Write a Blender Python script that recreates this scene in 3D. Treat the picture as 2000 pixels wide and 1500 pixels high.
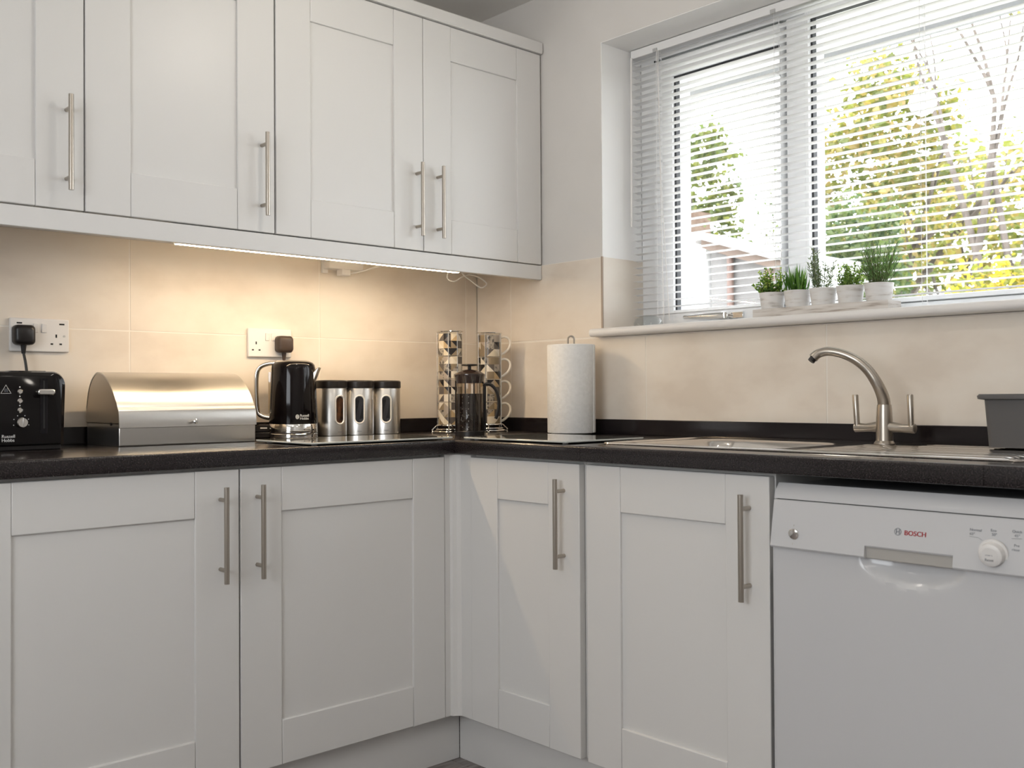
import bpy, bmesh, math, random
from mathutils import Vector, Matrix
PI = math.pi
for o in list(bpy.data.objects): bpy.data.objects.remove(o)
S = bpy.context.scene
COL = S.collection

# ------------------------------------------------------------------ camera
cam_d = bpy.data.cameras.new('camera'); cam = bpy.data.objects.new('camera', cam_d); COL.objects.link(cam)
YAW, PITCH, ROLL = 0.82576, 0.01037, -0.00579
Fw = Vector((math.cos(YAW)*math.cos(PITCH), math.sin(YAW)*math.cos(PITCH), math.sin(PITCH)))
Rt = Vector((math.sin(YAW), -math.cos(YAW), 0)); Up = Rt.cross(Fw)
R2 = Rt*math.cos(ROLL) + Up*math.sin(ROLL); U2 = Up*math.cos(ROLL) - Rt*math.sin(ROLL)
cam.matrix_world = Matrix(((R2.x, U2.x, -Fw.x, -2.34498), (R2.y, U2.y, -Fw.y, -2.72637), (R2.z, U2.z, -Fw.z, 1.03128), (0, 0, 0, 1)))
cam_d.sensor_width = 36; cam_d.lens = 1945.46/2000*36; cam_d.clip_start = .05; cam_d.clip_end = 200
cam_d.dof.use_dof = True; cam_d.dof.focus_distance = 2.75; cam_d.dof.aperture_fstop = 7.0
S.camera = cam

# ------------------------------------------------------------------ world, lamps, exposure
W = bpy.data.worlds.new('sky'); S.world = W; W.use_nodes = True
W.node_tree.nodes['Background'].inputs[0].default_value = (.93, .965, 1, 1)
W.node_tree.nodes['Background'].inputs[1].default_value = 7.5
def area(name, loc, size, power, color, rot=(0, 0, 0), shape='DISK', size_y=None, portal=False):
    l = bpy.data.lights.new(name, 'AREA'); l.shape = shape; l.size = size
    if size_y: l.size_y = size_y
    l.energy = power; l.color = color
    if portal: l.cycles.is_portal = True
    o = bpy.data.objects.new(name, l); o.location = loc; o.rotation_euler = rot; COL.objects.link(o); return o
area('window_portal', (.34, -1.5, 1.68), 1.8, 1, (1, 1, 1), (0, PI/2, 0), 'RECTANGLE', .95, True)
bpy.data.objects['window_portal'].data.size = .95; bpy.data.objects['window_portal'].data.size_y = 1.8
DL = [(-.95, -1.0, 4.2), (-.95, -2.35, 3.0), (-2.3, -1.0, 1.4), (-2.3, -2.35, 3.0), (-1.6, -3.3, 3.0)]
area('fill_opening_portal', (-3.8, -2.175, 1.53), 1.1, 1, (1, 1, 1), (0, -PI/2, 0), 'RECTANGLE', 1.56, True)  # portal of the added fill opening behind the camera
for p in DL:
    l = bpy.data.lights.new('ceiling_lamp', 'POINT'); l.energy = p[2]; l.shadow_soft_size = .05; l.color = (1, .92, .82)
    o = bpy.data.objects.new('ceiling_lamp', l); o.location = (p[0], p[1], 2.14); COL.objects.link(o)
S.view_settings.view_transform = 'Standard'; S.view_settings.look = 'None'
S.view_settings.gamma = 1; S.view_settings.use_curve_mapping = False; S.view_settings.exposure = 0.07

# ------------------------------------------------------------------ helpers
def tag(o, label=None, cat=None, group=None, kind=None):
    if label: o['label'] = label
    if cat: o['category'] = cat
    if group: o['group'] = group
    if kind: o['kind'] = kind
    return o
def thing(name, loc, label, cat, rotz=0, group=None):
    o = bpy.data.objects.new(name, None); o.empty_display_size = .05
    o.location = loc; o.rotation_euler = (0, 0, rotz); COL.objects.link(o)
    return tag(o, label, cat, group)
class MB:
    def __init__(s): s.v = []; s.f = []; s.mi = []; s.cur = 0
    def add(s, vs, fs):
        n = len(s.v); s.v += [tuple(v) for v in vs]
        for f in fs: s.f.append(tuple(n+i for i in f)); s.mi.append(s.cur)
        return s
    def box(s, x0, x1, y0, y1, z0, z1):
        vs = [(x, y, z) for z in (z0, z1) for y in (y0, y1) for x in (x0, x1)]
        return s.add(vs, [(0, 2, 3, 1), (4, 5, 7, 6), (0, 1, 5, 4), (2, 6, 7, 3), (0, 4, 6, 2), (1, 3, 7, 5)])
    def ring_strip(s, rings, cap=True, closed=False):
        n = len(rings[0]); base = len(s.v)
        for r in rings: s.v += [tuple(p) for p in r]
        m = len(rings)
        for i in range(m if closed else m-1):
            a = base+i*n; b = base+((i+1) % m)*n
            for j in range(n):
                k = (j+1) % n; s.f.append((a+j, a+k, b+k, b+j)); s.mi.append(s.cur)
        if cap and not closed:
            s.f.append(tuple(base+j for j in range(n))[::-1]); s.mi.append(s.cur)
            s.f.append(tuple(base+(m-1)*n+j for j in range(n))); s.mi.append(s.cur)
        return s
    def tube(s, pts, r, n=8, closed=False, cap=True):
        pts = [Vector(p) for p in pts]; m = len(pts)
        rr = r if isinstance(r, (list, tuple)) else [r]*m
        rings = []; prev = None
        for i, p in enumerate(pts):
            a = pts[(i-1) % m] if (closed or i > 0) else p
            b = pts[(i+1) % m] if (closed or i < m-1) else p
            t = (b-a).normalized()
            if prev is None:
                u = t.cross(Vector((0, 0, 1)));
                if u.length < .1: u = t.cross(Vector((1, 0, 0)))
                u.normalize()
            else:
                u = prev - t*prev.dot(t); u.normalize()
            prev = u; w = t.cross(u)
            rings.append([p + (u*math.cos(2*PI*j/n) + w*math.sin(2*PI*j/n))*rr[i] for j in range(n)])
        return s.ring_strip(rings, cap, closed)
    def cyl(s, a, b, r, n=16, r2=None): return s.tube([a, b], [r, r if r2 is None else r2], n)
    def lathe(s, prof, c=(0, 0, 0), n=32, cap=True):
        rings = [[(c[0]+r*math.cos(2*PI*j/n), c[1]+r*math.sin(2*PI*j/n), c[2]+z) for j in range(n)] for r, z in prof]
        return s.ring_strip(rings, cap)
    def prism(s, poly, axis, a, b):
        # poly of 2-D points; axis 0: (y,z), 1: (x,z), 2: (x,y)
        def P(p, t): return (t, p[0], p[1]) if axis == 0 else (p[0], t, p[1]) if axis == 1 else (p[0], p[1], t)
        return s.ring_strip([[P(p, a) for p in poly], [P(p, b) for p in poly]])
    def build(s, name, mats, parent=None, off=None, bevel=0, seg=2, smooth=False, label=None, angle=35):
        if off is None: off = Vector((0, 0, 0))
        off = Vector(off)
        me = bpy.data.meshes.new(name)
        me.from_pydata([Vector(v)-off for v in s.v], [], s.f)
        mats = mats if isinstance(mats, (list, tuple)) else [mats]
        for m in mats: me.materials.append(m)
        if len(mats) > 1:
            for p, i in zip(me.polygons, s.mi): p.material_index = i
        bm = bmesh.new(); bm.from_mesh(me); bmesh.ops.recalc_face_normals(bm, faces=bm.faces); bm.to_mesh(me); bm.free()
        if smooth:
            me.polygons.foreach_set('use_smooth', [True]*len(me.polygons))
            me.set_sharp_from_angle(angle=math.radians(angle))
        o = bpy.data.objects.new(name, me); COL.objects.link(o)
        if parent is not None: o.parent = parent
        else: o.location = off
        if bevel:
            md = o.modifiers.new('bevel', 'BEVEL'); md.width = bevel; md.segments = seg; md.limit_method = 'ANGLE'; md.angle_limit = math.radians(40)
            md.harden_normals = False
            me.polygons.foreach_set('use_smooth', [True]*len(me.polygons)); me.set_sharp_from_angle(angle=math.radians(40))
        if label: o['label'] = label
        return o
def text_mesh(s, size, depth=.0003):
    cu = bpy.data.curves.new('lettering', 'FONT'); cu.body = s; cu.size = size; cu.extrude = depth; cu.resolution_u = 3
    cu.align_x = 'LEFT'
    t = bpy.data.objects.new('lettering_source', cu); COL.objects.link(t)
    dg = bpy.context.evaluated_depsgraph_get(); dg.update()
    me = bpy.data.meshes.new_from_object(t.evaluated_get(dg))
    bpy.data.objects.remove(t); bpy.data.curves.remove(cu)
    return me
def lettering(s, size, mat, parent, loc, right, up, bold=0, sx=1.0):
    """flat printed letters: loc = lower left corner in the parent's space, right/up = directions there"""
    me = text_mesh(s, size); me.materials.clear(); me.materials.append(mat); me.name = 'lettering'
    r = Vector(right).normalized(); u = Vector(up).normalized(); n = r.cross(u)
    M = Matrix(((r.x*sx, u.x, n.x, loc[0]), (r.y*sx, u.y, n.y, loc[1]), (r.z*sx, u.z, n.z, loc[2]), (0, 0, 0, 1)))
    me.transform(M)
    o = bpy.data.objects.new('lettering', me); COL.objects.link(o); o.parent = parent
    return o
def arc(c, r, a0, a1, n, fx=1.0, fy=1.0):
    return [(c[0]+r*fx*math.cos(math.radians(a0+(a1-a0)*i/n)), c[1]+r*fy*math.sin(math.radians(a0+(a1-a0)*i/n))) for i in range(n+1)]
def rrect(x0, x1, y0, y1, r, n=5):
    return arc((x1-r, y0+r), r, -90, 0, n)+arc((x1-r, y1-r), r, 0, 90, n)+arc((x0+r, y1-r), r, 90, 180, n)+arc((x0+r, y0+r), r, 180, 270, n)
def smooth_pts(P, k=6):
    P = [Vector(p) for p in P]; out = []
    for i in range(len(P)-1):
        p0 = P[max(i-1, 0)]; p1 = P[i]; p2 = P[i+1]; p3 = P[min(i+2, len(P)-1)]
        for j in range(k):
            t = j/k
            out.append(.5*((2*p1)+(p2-p0)*t+(2*p0-5*p1+4*p2-p3)*t*t+(3*p1-p0-3*p2+p3)*t**3))
    out.append(P[-1]); return out

# ------------------------------------------------------------------ materials
def mat(name, col, rough=.5, metal=0, spec=.5, coat=0, trans=0, ior=1.45, aniso=0):
    m = bpy.data.materials.new(name); m.use_nodes = True
    b = m.node_tree.nodes['Principled BSDF']
    b.inputs['Base Color'].default_value = (*col, 1); b.inputs['Roughness'].default_value = rough
    b.inputs['Metallic'].default_value = metal; b.inputs['Specular IOR Level'].default_value = spec
    b.inputs['Coat Weight'].default_value = coat; b.inputs['Transmission Weight'].default_value = trans
    b.inputs['IOR'].default_value = ior; b.inputs['Anisotropic'].default_value = aniso
    return m
def noisy(m, cols, scale, stretch=(1, 1, 1), detail=4, bump=0, rough=None, kind='noise', pos=(.35, .65), bscale=None, bdist=.001):
    """colour ramp over a 3-D noise on world position"""
    nt = m.node_tree; N = nt.nodes; L = nt.links; b = N['Principled BSDF']
    g = N.new('ShaderNodeNewGeometry'); mp = N.new('ShaderNodeMapping'); mp.inputs['Scale'].default_value = stretch
    L.new(g.outputs['Position'], mp.inputs['Vector'])
    if kind == 'voronoi':
        t = N.new('ShaderNodeTexVoronoi'); t.inputs['Scale'].default_value = scale; out = t.outputs['Color']
    else:
        t = N.new('ShaderNodeTexNoise'); t.inputs['Scale'].default_value = scale; t.inputs['Detail'].default_value = detail; out = t.outputs['Fac']
    L.new(mp.outputs['Vector'], t.inputs['Vector'])
    r = N.new('ShaderNodeValToRGB'); e = r.color_ramp.elements
    n = len(cols)
    for i, c in enumerate(cols):
        x = pos[0]+(pos[1]-pos[0])*i/(n-1)
        el = e[i] if i < 2 else e.new(x)
        el.position = x; el.color = (*c, 1)
    L.new(out, r.inputs['Fac']); L.new(r.outputs['Color'], b.inputs['Base Color'])
    if bump:
        bt = N.new('ShaderNodeTexNoise'); bt.inputs['Scale'].default_value = bscale or scale; bt.inputs['Detail'].default_value = 3
        L.new(mp.outputs['Vector'], bt.inputs['Vector'])
        bp = N.new('ShaderNodeBump'); bp.inputs['Strength'].default_value = bump; bp.inputs['Distance'].default_value = bdist
        L.new(bt.outputs['Fac'], bp.inputs['Height']); L.new(bp.outputs['Normal'], b.inputs['Normal'])
    return m
def emit(name, col, strength):
    m = bpy.data.materials.new(name); m.use_nodes = True; N = m.node_tree.nodes; N.clear()
    e = N.new('ShaderNodeEmission'); e.inputs[0].default_value = (*col, 1); e.inputs[1].default_value = strength
    o = N.new('ShaderNodeOutputMaterial'); m.node_tree.links.new(e.outputs[0], o.inputs[0]); return m
def thin_glass(name, tint=(1, 1, 1), refl=.06, rough=0):
    m = bpy.data.materials.new(name); m.use_nodes = True; N = m.node_tree.nodes; L = m.node_tree.links; N.clear()
    t = N.new('ShaderNodeBsdfTransparent'); t.inputs[0].default_value = (*tint, 1)
    g = N.new('ShaderNodeBsdfGlossy'); g.inputs['Roughness'].default_value = rough
    f = N.new('ShaderNodeLayerWeight'); pw = N.new('ShaderNodeMath'); pw.operation = 'POWER'; pw.inputs[1].default_value = 4
    L.new(f.outputs['Facing'], pw.inputs[0]); ma = N.new('ShaderNodeMath'); ma.operation = 'MULTIPLY_ADD'; ma.inputs[1].default_value = .7; ma.inputs[2].default_value = refl*.7
    L.new(pw.outputs[0], ma.inputs[0])
    x = N.new('ShaderNodeMixShader'); o = N.new('ShaderNodeOutputMaterial')
    L.new(ma.outputs[0], x.inputs[0]); L.new(t.outputs[0], x.inputs[1]); L.new(g.outputs[0], x.inputs[2]); L.new(x.outputs[0], o.inputs[0])
    return m
M = {}
M['cab'] = mat('cabinet_paint', (.71, .70, .685), .38)
M['carcass'] = mat('carcass_white', (.72, .71, .69), .45)
M['plaster'] = noisy(mat('plaster', (.70, .68, .655), .85), [(.68, .66, .635), (.72, .70, .675)], 3, bump=.08, bscale=60)
M['ceil'] = mat('ceiling_paint', (.84, .82, .79), .9)
M['tile'] = noisy(mat('cement_tile', (.6, .54, .47), .42), [(.72, .64, .55), (.79, .715, .625), (.82, .755, .67)], 4.5, (1, 1, 1.6), 6, .05, bscale=25)
M['reveal'] = mat('daylit_reveal_white', (.90, .895, .885), .6)  # white reveal, lifted above the wall colour to stand in for daylight
M['grout'] = mat('grout', (.86, .81, .74), .9)
M['worktop'] = noisy(mat('speckled_worktop', (.02, .016, .017), .22, coat=.15), [(.006, .0045, .005), (.014, .011, .012), (.06, .05, .05)], 420, detail=2, pos=(.3, .72))
M['upstand'] = mat('dark_upstand', (.012, .009, .01), .16)
M['steel'] = mat('brushed_steel', (.62, .60, .57), .28, 1, aniso=.6)
M['nickel'] = mat('brushed_nickel', (.44, .40, .35), .3, 1)
M['chrome'] = mat('chrome', (.82, .81, .79), .06, 1)
M['sink'] = mat('sink_steel', (.66, .63, .60), .13, 1)
M['black'] = mat('black_gloss', (.004, .003, .0035), .07, spec=.32)
M['blackm'] = mat('black_plastic', (.012, .01, .01), .35)
M['brownplug'] = mat('brown_black_plug', (.055, .036, .027), .42)
M['whitep'] = mat('white_plastic', (.80, .78, .76), .3)
M['upvc'] = mat('white_upvc', (.88, .89, .90), .3)
M['gasket'] = mat('dark_gasket', (.03, .032, .036), .6)
M['slat'] = mat('white_slat', (.87, .87, .87), .4)
M['sill'] = mat('sill_board', (.80, .78, .76), .4)
M['glass'] = thin_glass('window_glass')
M['appl'] = mat('white_enamel', (.60, .60, .61), .13)
M['applgap'] = mat('dark_gap', (.012, .012, .012), .6)
M['recess'] = mat('grey_recess', (.45, .43, .40), .35)
M['grey'] = mat('grey_tub', (.10, .096, .095), .45)
M['paper'] = noisy(mat('paper_towel', (.80, .80, .79), .95), [(.77, .77, .76), (.82, .82, .81)], 90, bump=.6, bscale=120, bdist=.002)
M['cream'] = mat('cream_china', (.78, .72, .62), .2)
M['red'] = mat('red_print', (.45, .02, .025), .4)
M['greyprint'] = mat('grey_print', (.25, .26, .28), .4)
M['whiteprint'] = mat('white_print', (.75, .75, .74), .4)
M['rim'] = mat('satin_rim', (.80, .78, .75), .35, .3)
M['led'] = emit('warm_led', (1, .75, .47), 98)
M['floor'] = noisy(mat('grey_oak', (.25, .22, .2), .4), [(.13, .11, .105), (.24, .21, .2), (.34, .31, .295)], 7, (1, 9, 1), 6)
M['glassboard'] = mat('glass_board', (.55, .56, .53), .04, coat=1)
M['glassedge'] = mat('glass_edge', (.30, .36, .32), .1)

# ------------------------------------------------------------------ room shell
# world: corner of the two tiled walls at the origin, the cabinet wall is y = 0, the window wall is x = 0
WT = .006   # plaster lies this much behind the tile faces
o = MB().box(-3.6, .34, WT, .16, 0, 2.375).build('wall_left', M['plaster']); tag(o, kind='structure'); wall_left = o
OY0, OY1, OZ0, OZ1 = -2.40, -.602, 1.21, 2.149
wr = MB()
wr.box(WT, .34, OY1, WT, 0, 2.375).box(WT, .34, -3.9, OY0, 0, 2.375).box(WT, .34, OY0, OY1, 0, OZ0).box(WT, .34, OY0, OY1, OZ1, 2.375)
wall_right = tag(wr.build('wall_right', M['plaster']), kind='structure')
A_, B_, C_, D_ = -2.9, -1.45, 1.0, 2.06  # unseen opening added to the side wall for fill daylight
ws = MB().box(-3.76, -3.6, -3.9, A_, 0, 2.375).box(-3.76, -3.6, B_, .16, 0, 2.375).box(-3.76, -3.6, A_, B_, 0, C_).box(-3.76, -3.6, A_, B_, D_, 2.375)
tag(ws.build('wall_side', M['plaster']), kind='structure')
w2 = MB().box(-3.73, -3.66, A_, A_+.05, C_, D_).box(-3.73, -3.66, B_-.05, B_, C_, D_).box(-3.73, -3.66, A_+.05, B_-.05, C_, C_+.05).box(-3.73, -3.66, A_+.05, B_-.05, D_-.05, D_)
tag(w2.build('fill_opening', M['upvc']), kind='structure')  # frame of the added opening that lets in fill light
tag(MB().box(-3.76, .34, -4.06, -3.9, 0, 2.375).build('wall_rear', M['plaster']), kind='structure')
tag(MB().box(-3.76, .34, -4.06, .16, 2.375, 2.5).build('ceiling', M['ceil']), kind='structure')
floor = tag(MB().box(-3.6, WT, -3.9, WT, -.08, -.008).build('floor', M['grout']), kind='structure')
random.seed(4)
pl = None; xx = -3.6; row = 0
while xx < 0:
    yy = -3.9 - (row % 3)*.4
    while yy < 0:
        a, b = max(yy, -3.9), min(yy+1.198, 0)
        if b-a > .05: MB().box(xx+.001, min(xx+.189, 0), a, b, -.008, 0).build('plank', M['floor'], floor, bevel=.0012, seg=1)
        yy += 1.2
    xx += .19; row += 1
# tiles
G = .0017
def tile_left(x0, x1, z0, z1): MB().box(x0+G, x1-G, 0, WT, z0+G, z1-G).build('tile', M['tile'], wall_left, bevel=.0005, seg=1)
def tile_right(y0, y1, z0, z1): MB().box(0, WT, y0+G, y1-G, z0+G, z1-G).build('tile', M['tile'], wall_right, bevel=.0005, seg=1)
MB().box(-2.6, 0, .0009, WT, .90, 1.47).build('grout', M['grout'], wall_left)
MB().box(.0009, WT, -.602, 0, .90, 1.465).box(.0009, WT, -2.6, -.602, .9, 1.21).build('grout', M['grout'], wall_right)
xs = [0, -.053, -.657, -1.260, -1.862, -2.464]
for a, b in zip(xs[1:], xs[:-1]):
    tile_left(a, b, .912, 1.212); tile_left(a, b, 1.212, 1.466)
ys = [0, -.180, -.783, -1.385, -1.987, -2.589]
for a, b in zip(ys[1:], ys[:-1]): tile_right(a, b, .912, 1.209)
tile_right(-.180, 0, 1.212, 1.465); tile_right(-.604, -.180, 1.212, 1.465)
rv = MB().box(.007, .2, -.6045, -.6015, 1.465, 2.149).box(.007, .2, -2.4, -.6045, 2.1465, 2.1495).box(.007, .2, -2.4005, -2.3975, 1.236, 2.1465)
rv.build('reveal_lining', M['reveal'], wall_right)
MB().box(.0, .2, -.608, -.602, 1.236, 1.465).build('tile', M['tile'], wall_right, bevel=.0005, seg=1)
o = MB().box(-.0015, .004, -.6095, -.604, 1.236, 1.466).build('trim_1', mat('tile_trim', (.40, .31, .24), .5)); tag(o, kind='structure')

# ------------------------------------------------------------------ window
win = bpy.data.objects.new('window_1', None); win.location = (.24, -1.5, 1.236); COL.objects.link(win); tag(win, kind='structure')
wo = (.24, -1.5, 1.236)
FX = .20
yl, yr = -.604, -2.396; zb, zt = 1.236, 2.147; MUL = (-1.150, -1.215)   # mullion
fr = MB()
fr.box(FX, .30, yl-.058, yl, zb, zt).box(FX, .30, yr, yr+.05, zb, zt).box(FX, .30, yr+.05, yl-.058, zb, zb+.03).box(FX, .30, yr+.05, yl-.058, zt-.030, zt)
fr.box(FX, .30, MUL[1], MUL[0], zb+.03, zt-.030)
fr.build('window_frame', M['upvc'], win, wo, bevel=.003)
sa = MB(); sx = FX-.014    # opening sash, proud of the frame
s0, s1, t0, t1 = yl-.066, MUL[0]+.010, zb+.012, zt-.042
g0, g1, h0, h1 = -.745, -1.138, 1.296, 2.046
sa.box(sx, .28, g0, s0, t0, t1).box(sx, .28, s1, g1, t0, t1).box(sx, .28, g1, g0, t0, h0).box(sx, .28, g1, g0, h1, t1)
sa.build('sash', M['upvc'], win, wo, bevel=.004)
def ring(m, x0, x1, y0, y1, z0, z1, w, bottom=True):
    if not bottom: return m.box(x0, x1, y1-w, y1, z0, z1).box(x0, x1, y0, y0+w, z0, z1).box(x0, x1, y0+w, y1-w, z1-w, z1)
    m.box(x0, x1, y1-w, y1, z0, z1).box(x0, x1, y0, y0+w, z0, z1).box(x0, x1, y0+w, y1-w, z0, z0+w).box(x0, x1, y0+w, y1-w, z1-w, z1); return m
ring(MB(), sx+.010, sx+.030, g1, g0, h0, h1, .007, False).build('gasket', M['gasket'], win, wo)
ring(MB(), FX-.0006, .215, yl-.061, yl-.057, zb+.03, zt-.03, .002, False).build('gasket', M['gasket'], win, wo)
MB().box(FX-.001, .21, s1, s0, t1, t1+.004).box(FX-.001, .21, s0, s0+.005, t0, t1+.004).build('gasket', M['gasket'], win, wo)
q0, q1, r0, r1 = MUL[1]-.008, yr+.06, zb+.045, zt-.04
ring(MB(), FX-.004, .27, q1-.002, q0+.012, r0-.012, r1+.012, .0125).build('glazing_bead', M['upvc'], win, wo, bevel=.002)
ring(MB(), FX+.010, FX+.030, q1, q0, r0, r1, .007, False).build('gasket', M['gasket'], win, wo)
MB().box(sx+.022, sx+.026, g1+.004, g0-.004, h0+.004, h1-.004).build('pane', M['glass'], win, wo)
MB().box(FX+.022, FX+.026, q1+.004, q0-.004, r0+.004, r1-.004).build('pane', M['glass'], win, wo)
hd = MB(); hx = sx-.02
hd.tube([(hx, -.80, 1.270), (hx-.008, -.86, 1.268), (hx-.01, -.93, 1.266), (hx-.004, -.955, 1.266)], [.006, .008, .010, .011], 10)
hd.cyl((sx, -.955, 1.266), (hx-.004, -.955, 1.266), .011, 12).box(sx-.008, sx, -1.01, -.925, 1.256, 1.276)
hd.build('window_handle', M['chrome'], win, wo, smooth=True, bevel=.002)
sl = MB().prism([(.2, 1.21), (.2, 1.236), (-.030, 1.236)]+arc((-.030, 1.2235), .0125, 90, 270, 6)+[(0, 1.211)], 1, -2.46, -.588)
o = tag(sl.build('window_sill', M['sill'], None, smooth=True), kind='structure')
o.name = 'trim_2'

# ------------------------------------------------------------------ venetian blind
bl = thing('venetian_blind', (.15, -1.5, 2.145), 'white aluminium venetian blind with open slats hanging in the window', 'blind')
bo = (.15, -1.5, 2.145); by0, by1 = -2.37, -.618
MB().box(.133, .167, by0, by1, 2.118, 2.1445).build('headrail', M['slat'], bl, bo, bevel=.002)
n = 39; ztop = 2.104; pitch = .0222
sm = MB(); P = []
for i in range(7):
    a = -1+2*i/6; P.append((a*.0125, .0016*(1-a*a)))
poly = P+[(x, z-.0006) for x, z in P[::-1]]
sm.prism(poly, 1, by0+1.5, by1+1.5)
s0o = sm.build('slat', M['slat'], bl, smooth=True)
s0o.location = (0, 0, ztop-2.145); s0o.rotation_euler = (0, math.radians(4), 0)
zz = ztop-pitch
while zz > 1.262:
    c = s0o.copy(); COL.objects.link(c); c.parent = bl; c.location = (0, 0, zz-2.145); zz -= pitch
MB().box(.139, .161, by0, by1, 1.238, 1.250).build('bottom_rail', M['slat'], bl, bo, bevel=.003)
for yc in (-.72, -1.15, -1.575, -2.0, -2.3):
    c = MB()
    for dx in (-.0135, .0135): c.tube([(.15+dx, yc, 2.118), (.15+dx, yc, 1.25)], .0006, 5)
    c.tube([(.15, yc-.008, 2.118), (.15, yc-.008, 1.25)], .0006, 5)
    z2 = ztop
    while z2 > 1.26: c.tube([(.1365, yc, z2-.001), (.1635, yc, z2-.001)], .0005, 4); z2 -= pitch
    c.build('ladder_cord', M['slat'], bl, bo)
    MB().box(.129, .134, yc-.008, yc+.008, 2.116, 2.128).build('cord_guide', mat('clear_clip', (.5, .5, .5), .2), bl, bo, bevel=.001)
MB().tube([(.128, -.73, 2.118), (.127, -.745, 1.7), (.126, -.775, 1.26)], .0011, 6).tube([(.128, -.736, 2.118), (.127, -.742, 1.7), (.127, -.752, 1.27)], .0011, 6).build('pull_cord', M['whitep'], bl, bo)
MB().tube([(.125, -.628, 2.118), (.122, -.627, 1.57)], .0032, 8).build('tilt_wand', M['whitep'], bl, bo, smooth=True)

# ------------------------------------------------------------------ cabinet doors
# local frame of a run: s along the wall, d out of the wall, z up.  run 'L' (cabinet wall): (s,-d,z); run 'R' (window wall): (-d,s,z)
def rb(m, run, s0, s1, d0, d1, z0, z1):
    if run == 'L': return m.box(min(s0, s1), max(s0, s1), -d1, -d0, z0, z1)
    return m.box(-d1, -d0, min(s0, s1), max(s0, s1), z0, z1)
def rp(run, s, d, z): return (s, -d, z) if run == 'L' else (-d, s, z)
def door(par, off, run, s0, s1, z0, z1, front, hs, hz, w=.107, T=.02):
    lo, hi = min(s0, s1), max(s0, s1)
    d = rb(MB(), run, lo+w-.01, hi-w+.01, front-T, front-.007, z0+w-.01, z1-w+.01).build('door', M['cab'], par, off)
    for a, b in ((lo, lo+w), (hi-w, hi)):
        rb(MB(), run, a, b, front-T, front, z0, z1).build('stile', M['cab'], d, off, bevel=.0016)
    for a, b in ((z0, z0+w), (z1-w, z1)):
        rb(MB(), run, lo+w+.0004, hi-w-.0004, front-T, front-.0003, a, b).build('rail', M['cab'], d, off, bevel=.0024)
    if hs is not None:
        h = MB(); st = front+.032
        h.cyl(rp(run, hs, st, hz-.11), rp(run, hs, st, hz+.11), .006, 16)
        for q in (-.08, .08): h.cyl(rp(run, hs, front-.002, hz+q), rp(run, hs, st, hz+q), .0048, 12)
        h.build('handle', M['nickel'], d, off, smooth=True, label='brushed nickel bar handle')
    return d
def carcass(par, off, run, s0, s1, z0, z1, depth, top=True, d0=.0):
    c = MB(); t = .018; lo, hi = min(s0, s1), max(s0, s1)
    rb(c, run, lo, lo+t, d0, depth, z0, z1); rb(c, run, hi-t, hi, d0, depth, z0, z1)
    rb(c, run, lo+t, hi-t, d0, depth, z0, z0+t); rb(c, run, lo+t, hi-t, d0, d0+.006, z0+t, z1)
    if top: rb(c, run, lo+t, hi-t, d0, depth, z1-t, z1)
    else: rb(c, run, lo+t, hi-t, depth-.06, depth, z1-t, z1)
    return c.build('body', M['carcass'], par, off)
UF, UB0, UB1 = .337, 1.464, 2.174
def wall_cab(s0, s1, doors, label):
    off = ((s0+s1)/2, -.17, UB0); t = thing('wall_cabinet', off, label, 'cabinet')
    carcass(t, off, 'L', s0, s1, UB0, UB1, .315)
    for a, b, hs in doors: door(t, off, 'L', a, b, UB0+.002, UB1-.001, UF, hs, 1.616)
wall_cab(-1.0005, -.003, [(-.4990, -.004, -.447), (-.9985, -.5015, -.527)], 'white double-door shaker wall cabinet meeting the window wall')
wall_cab(-1.4995, -1.0015, [(-1.4980, -1.0035, -1.041)], 'white single-door shaker wall cabinet above the kettle and bread bin')
wall_cab(-2.0000, -1.5005, [(-1.9985, -1.5015, -1.541)], 'white single-door shaker wall cabinet above the toaster')
wall_cab(-2.5000, -2.0010, [(-2.4990, -2.0025, -2.045)], 'white single-door shaker wall cabinet beyond the one above the toaster')
tag(MB().box(-2.5, -.003, -.337, -.317, 1.415, 1.4625).build('pelmet', M['cab'], None, (-1.25, -.327, 1.415), bevel=.0015), 'white painted pelmet strip along the bottom of the wall cabinets', 'pelmet')
co = MB().prism([(-.317, 2.1755), (-.345, 2.1755), (-.347, 2.18), (-.347, 2.211), (-.344, 2.2145), (-.317, 2.2145)], 0, -2.5, -.002)
tag(co.build('cornice', M['cab'], None, (-1.25, -.33, 2.1755)), 'white painted cornice strip along the top of the wall cabinets', 'cornice')

DF, DB0, DB1 = .584, .1455, .8605
t = thing('base_cabinet', (-1.24, -.3, .145), 'white two-door shaker base cabinet below the bread bin and kettle', 'cabinet'); off = t.location[:]
carcass(t, off, 'L', -1.84, -.625, .145, .866, .562)
door(t, off, 'L', -1.838, -1.2375, DB0, DB1, DF, -1.284, .713); door(t, off, 'L', -1.233, -.624, DB0, DB1, DF, -1.191, .713)
t = thing('base_cabinet', (-2.2, -.3, .145), 'white single-door shaker base cabinet below the toaster', 'cabinet'); off = t.location[:]
carcass(t, off, 'L', -2.46, -1.843, .145, .866, .562); door(t, off, 'L', -2.458, -1.843, DB0, DB1, DF, None, .713)
t = thing('base_cabinet', (-.3, -.85, .145), 'white narrow one-door shaker corner base cabinet below a glass board', 'cabinet'); off = t.location[:]
carcass(t, off, 'R', -.645, -1.0585, .145, .866, .562); door(t, off, 'R', -.649, -1.0555, DB0, DB1, DF, -1.004, .713)
t = thing('base_cabinet', (-.3, -1.33, .145), 'white one-door shaker base cabinet below the sink, beside the dishwasher', 'cabinet'); off = t.location[:]
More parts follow.
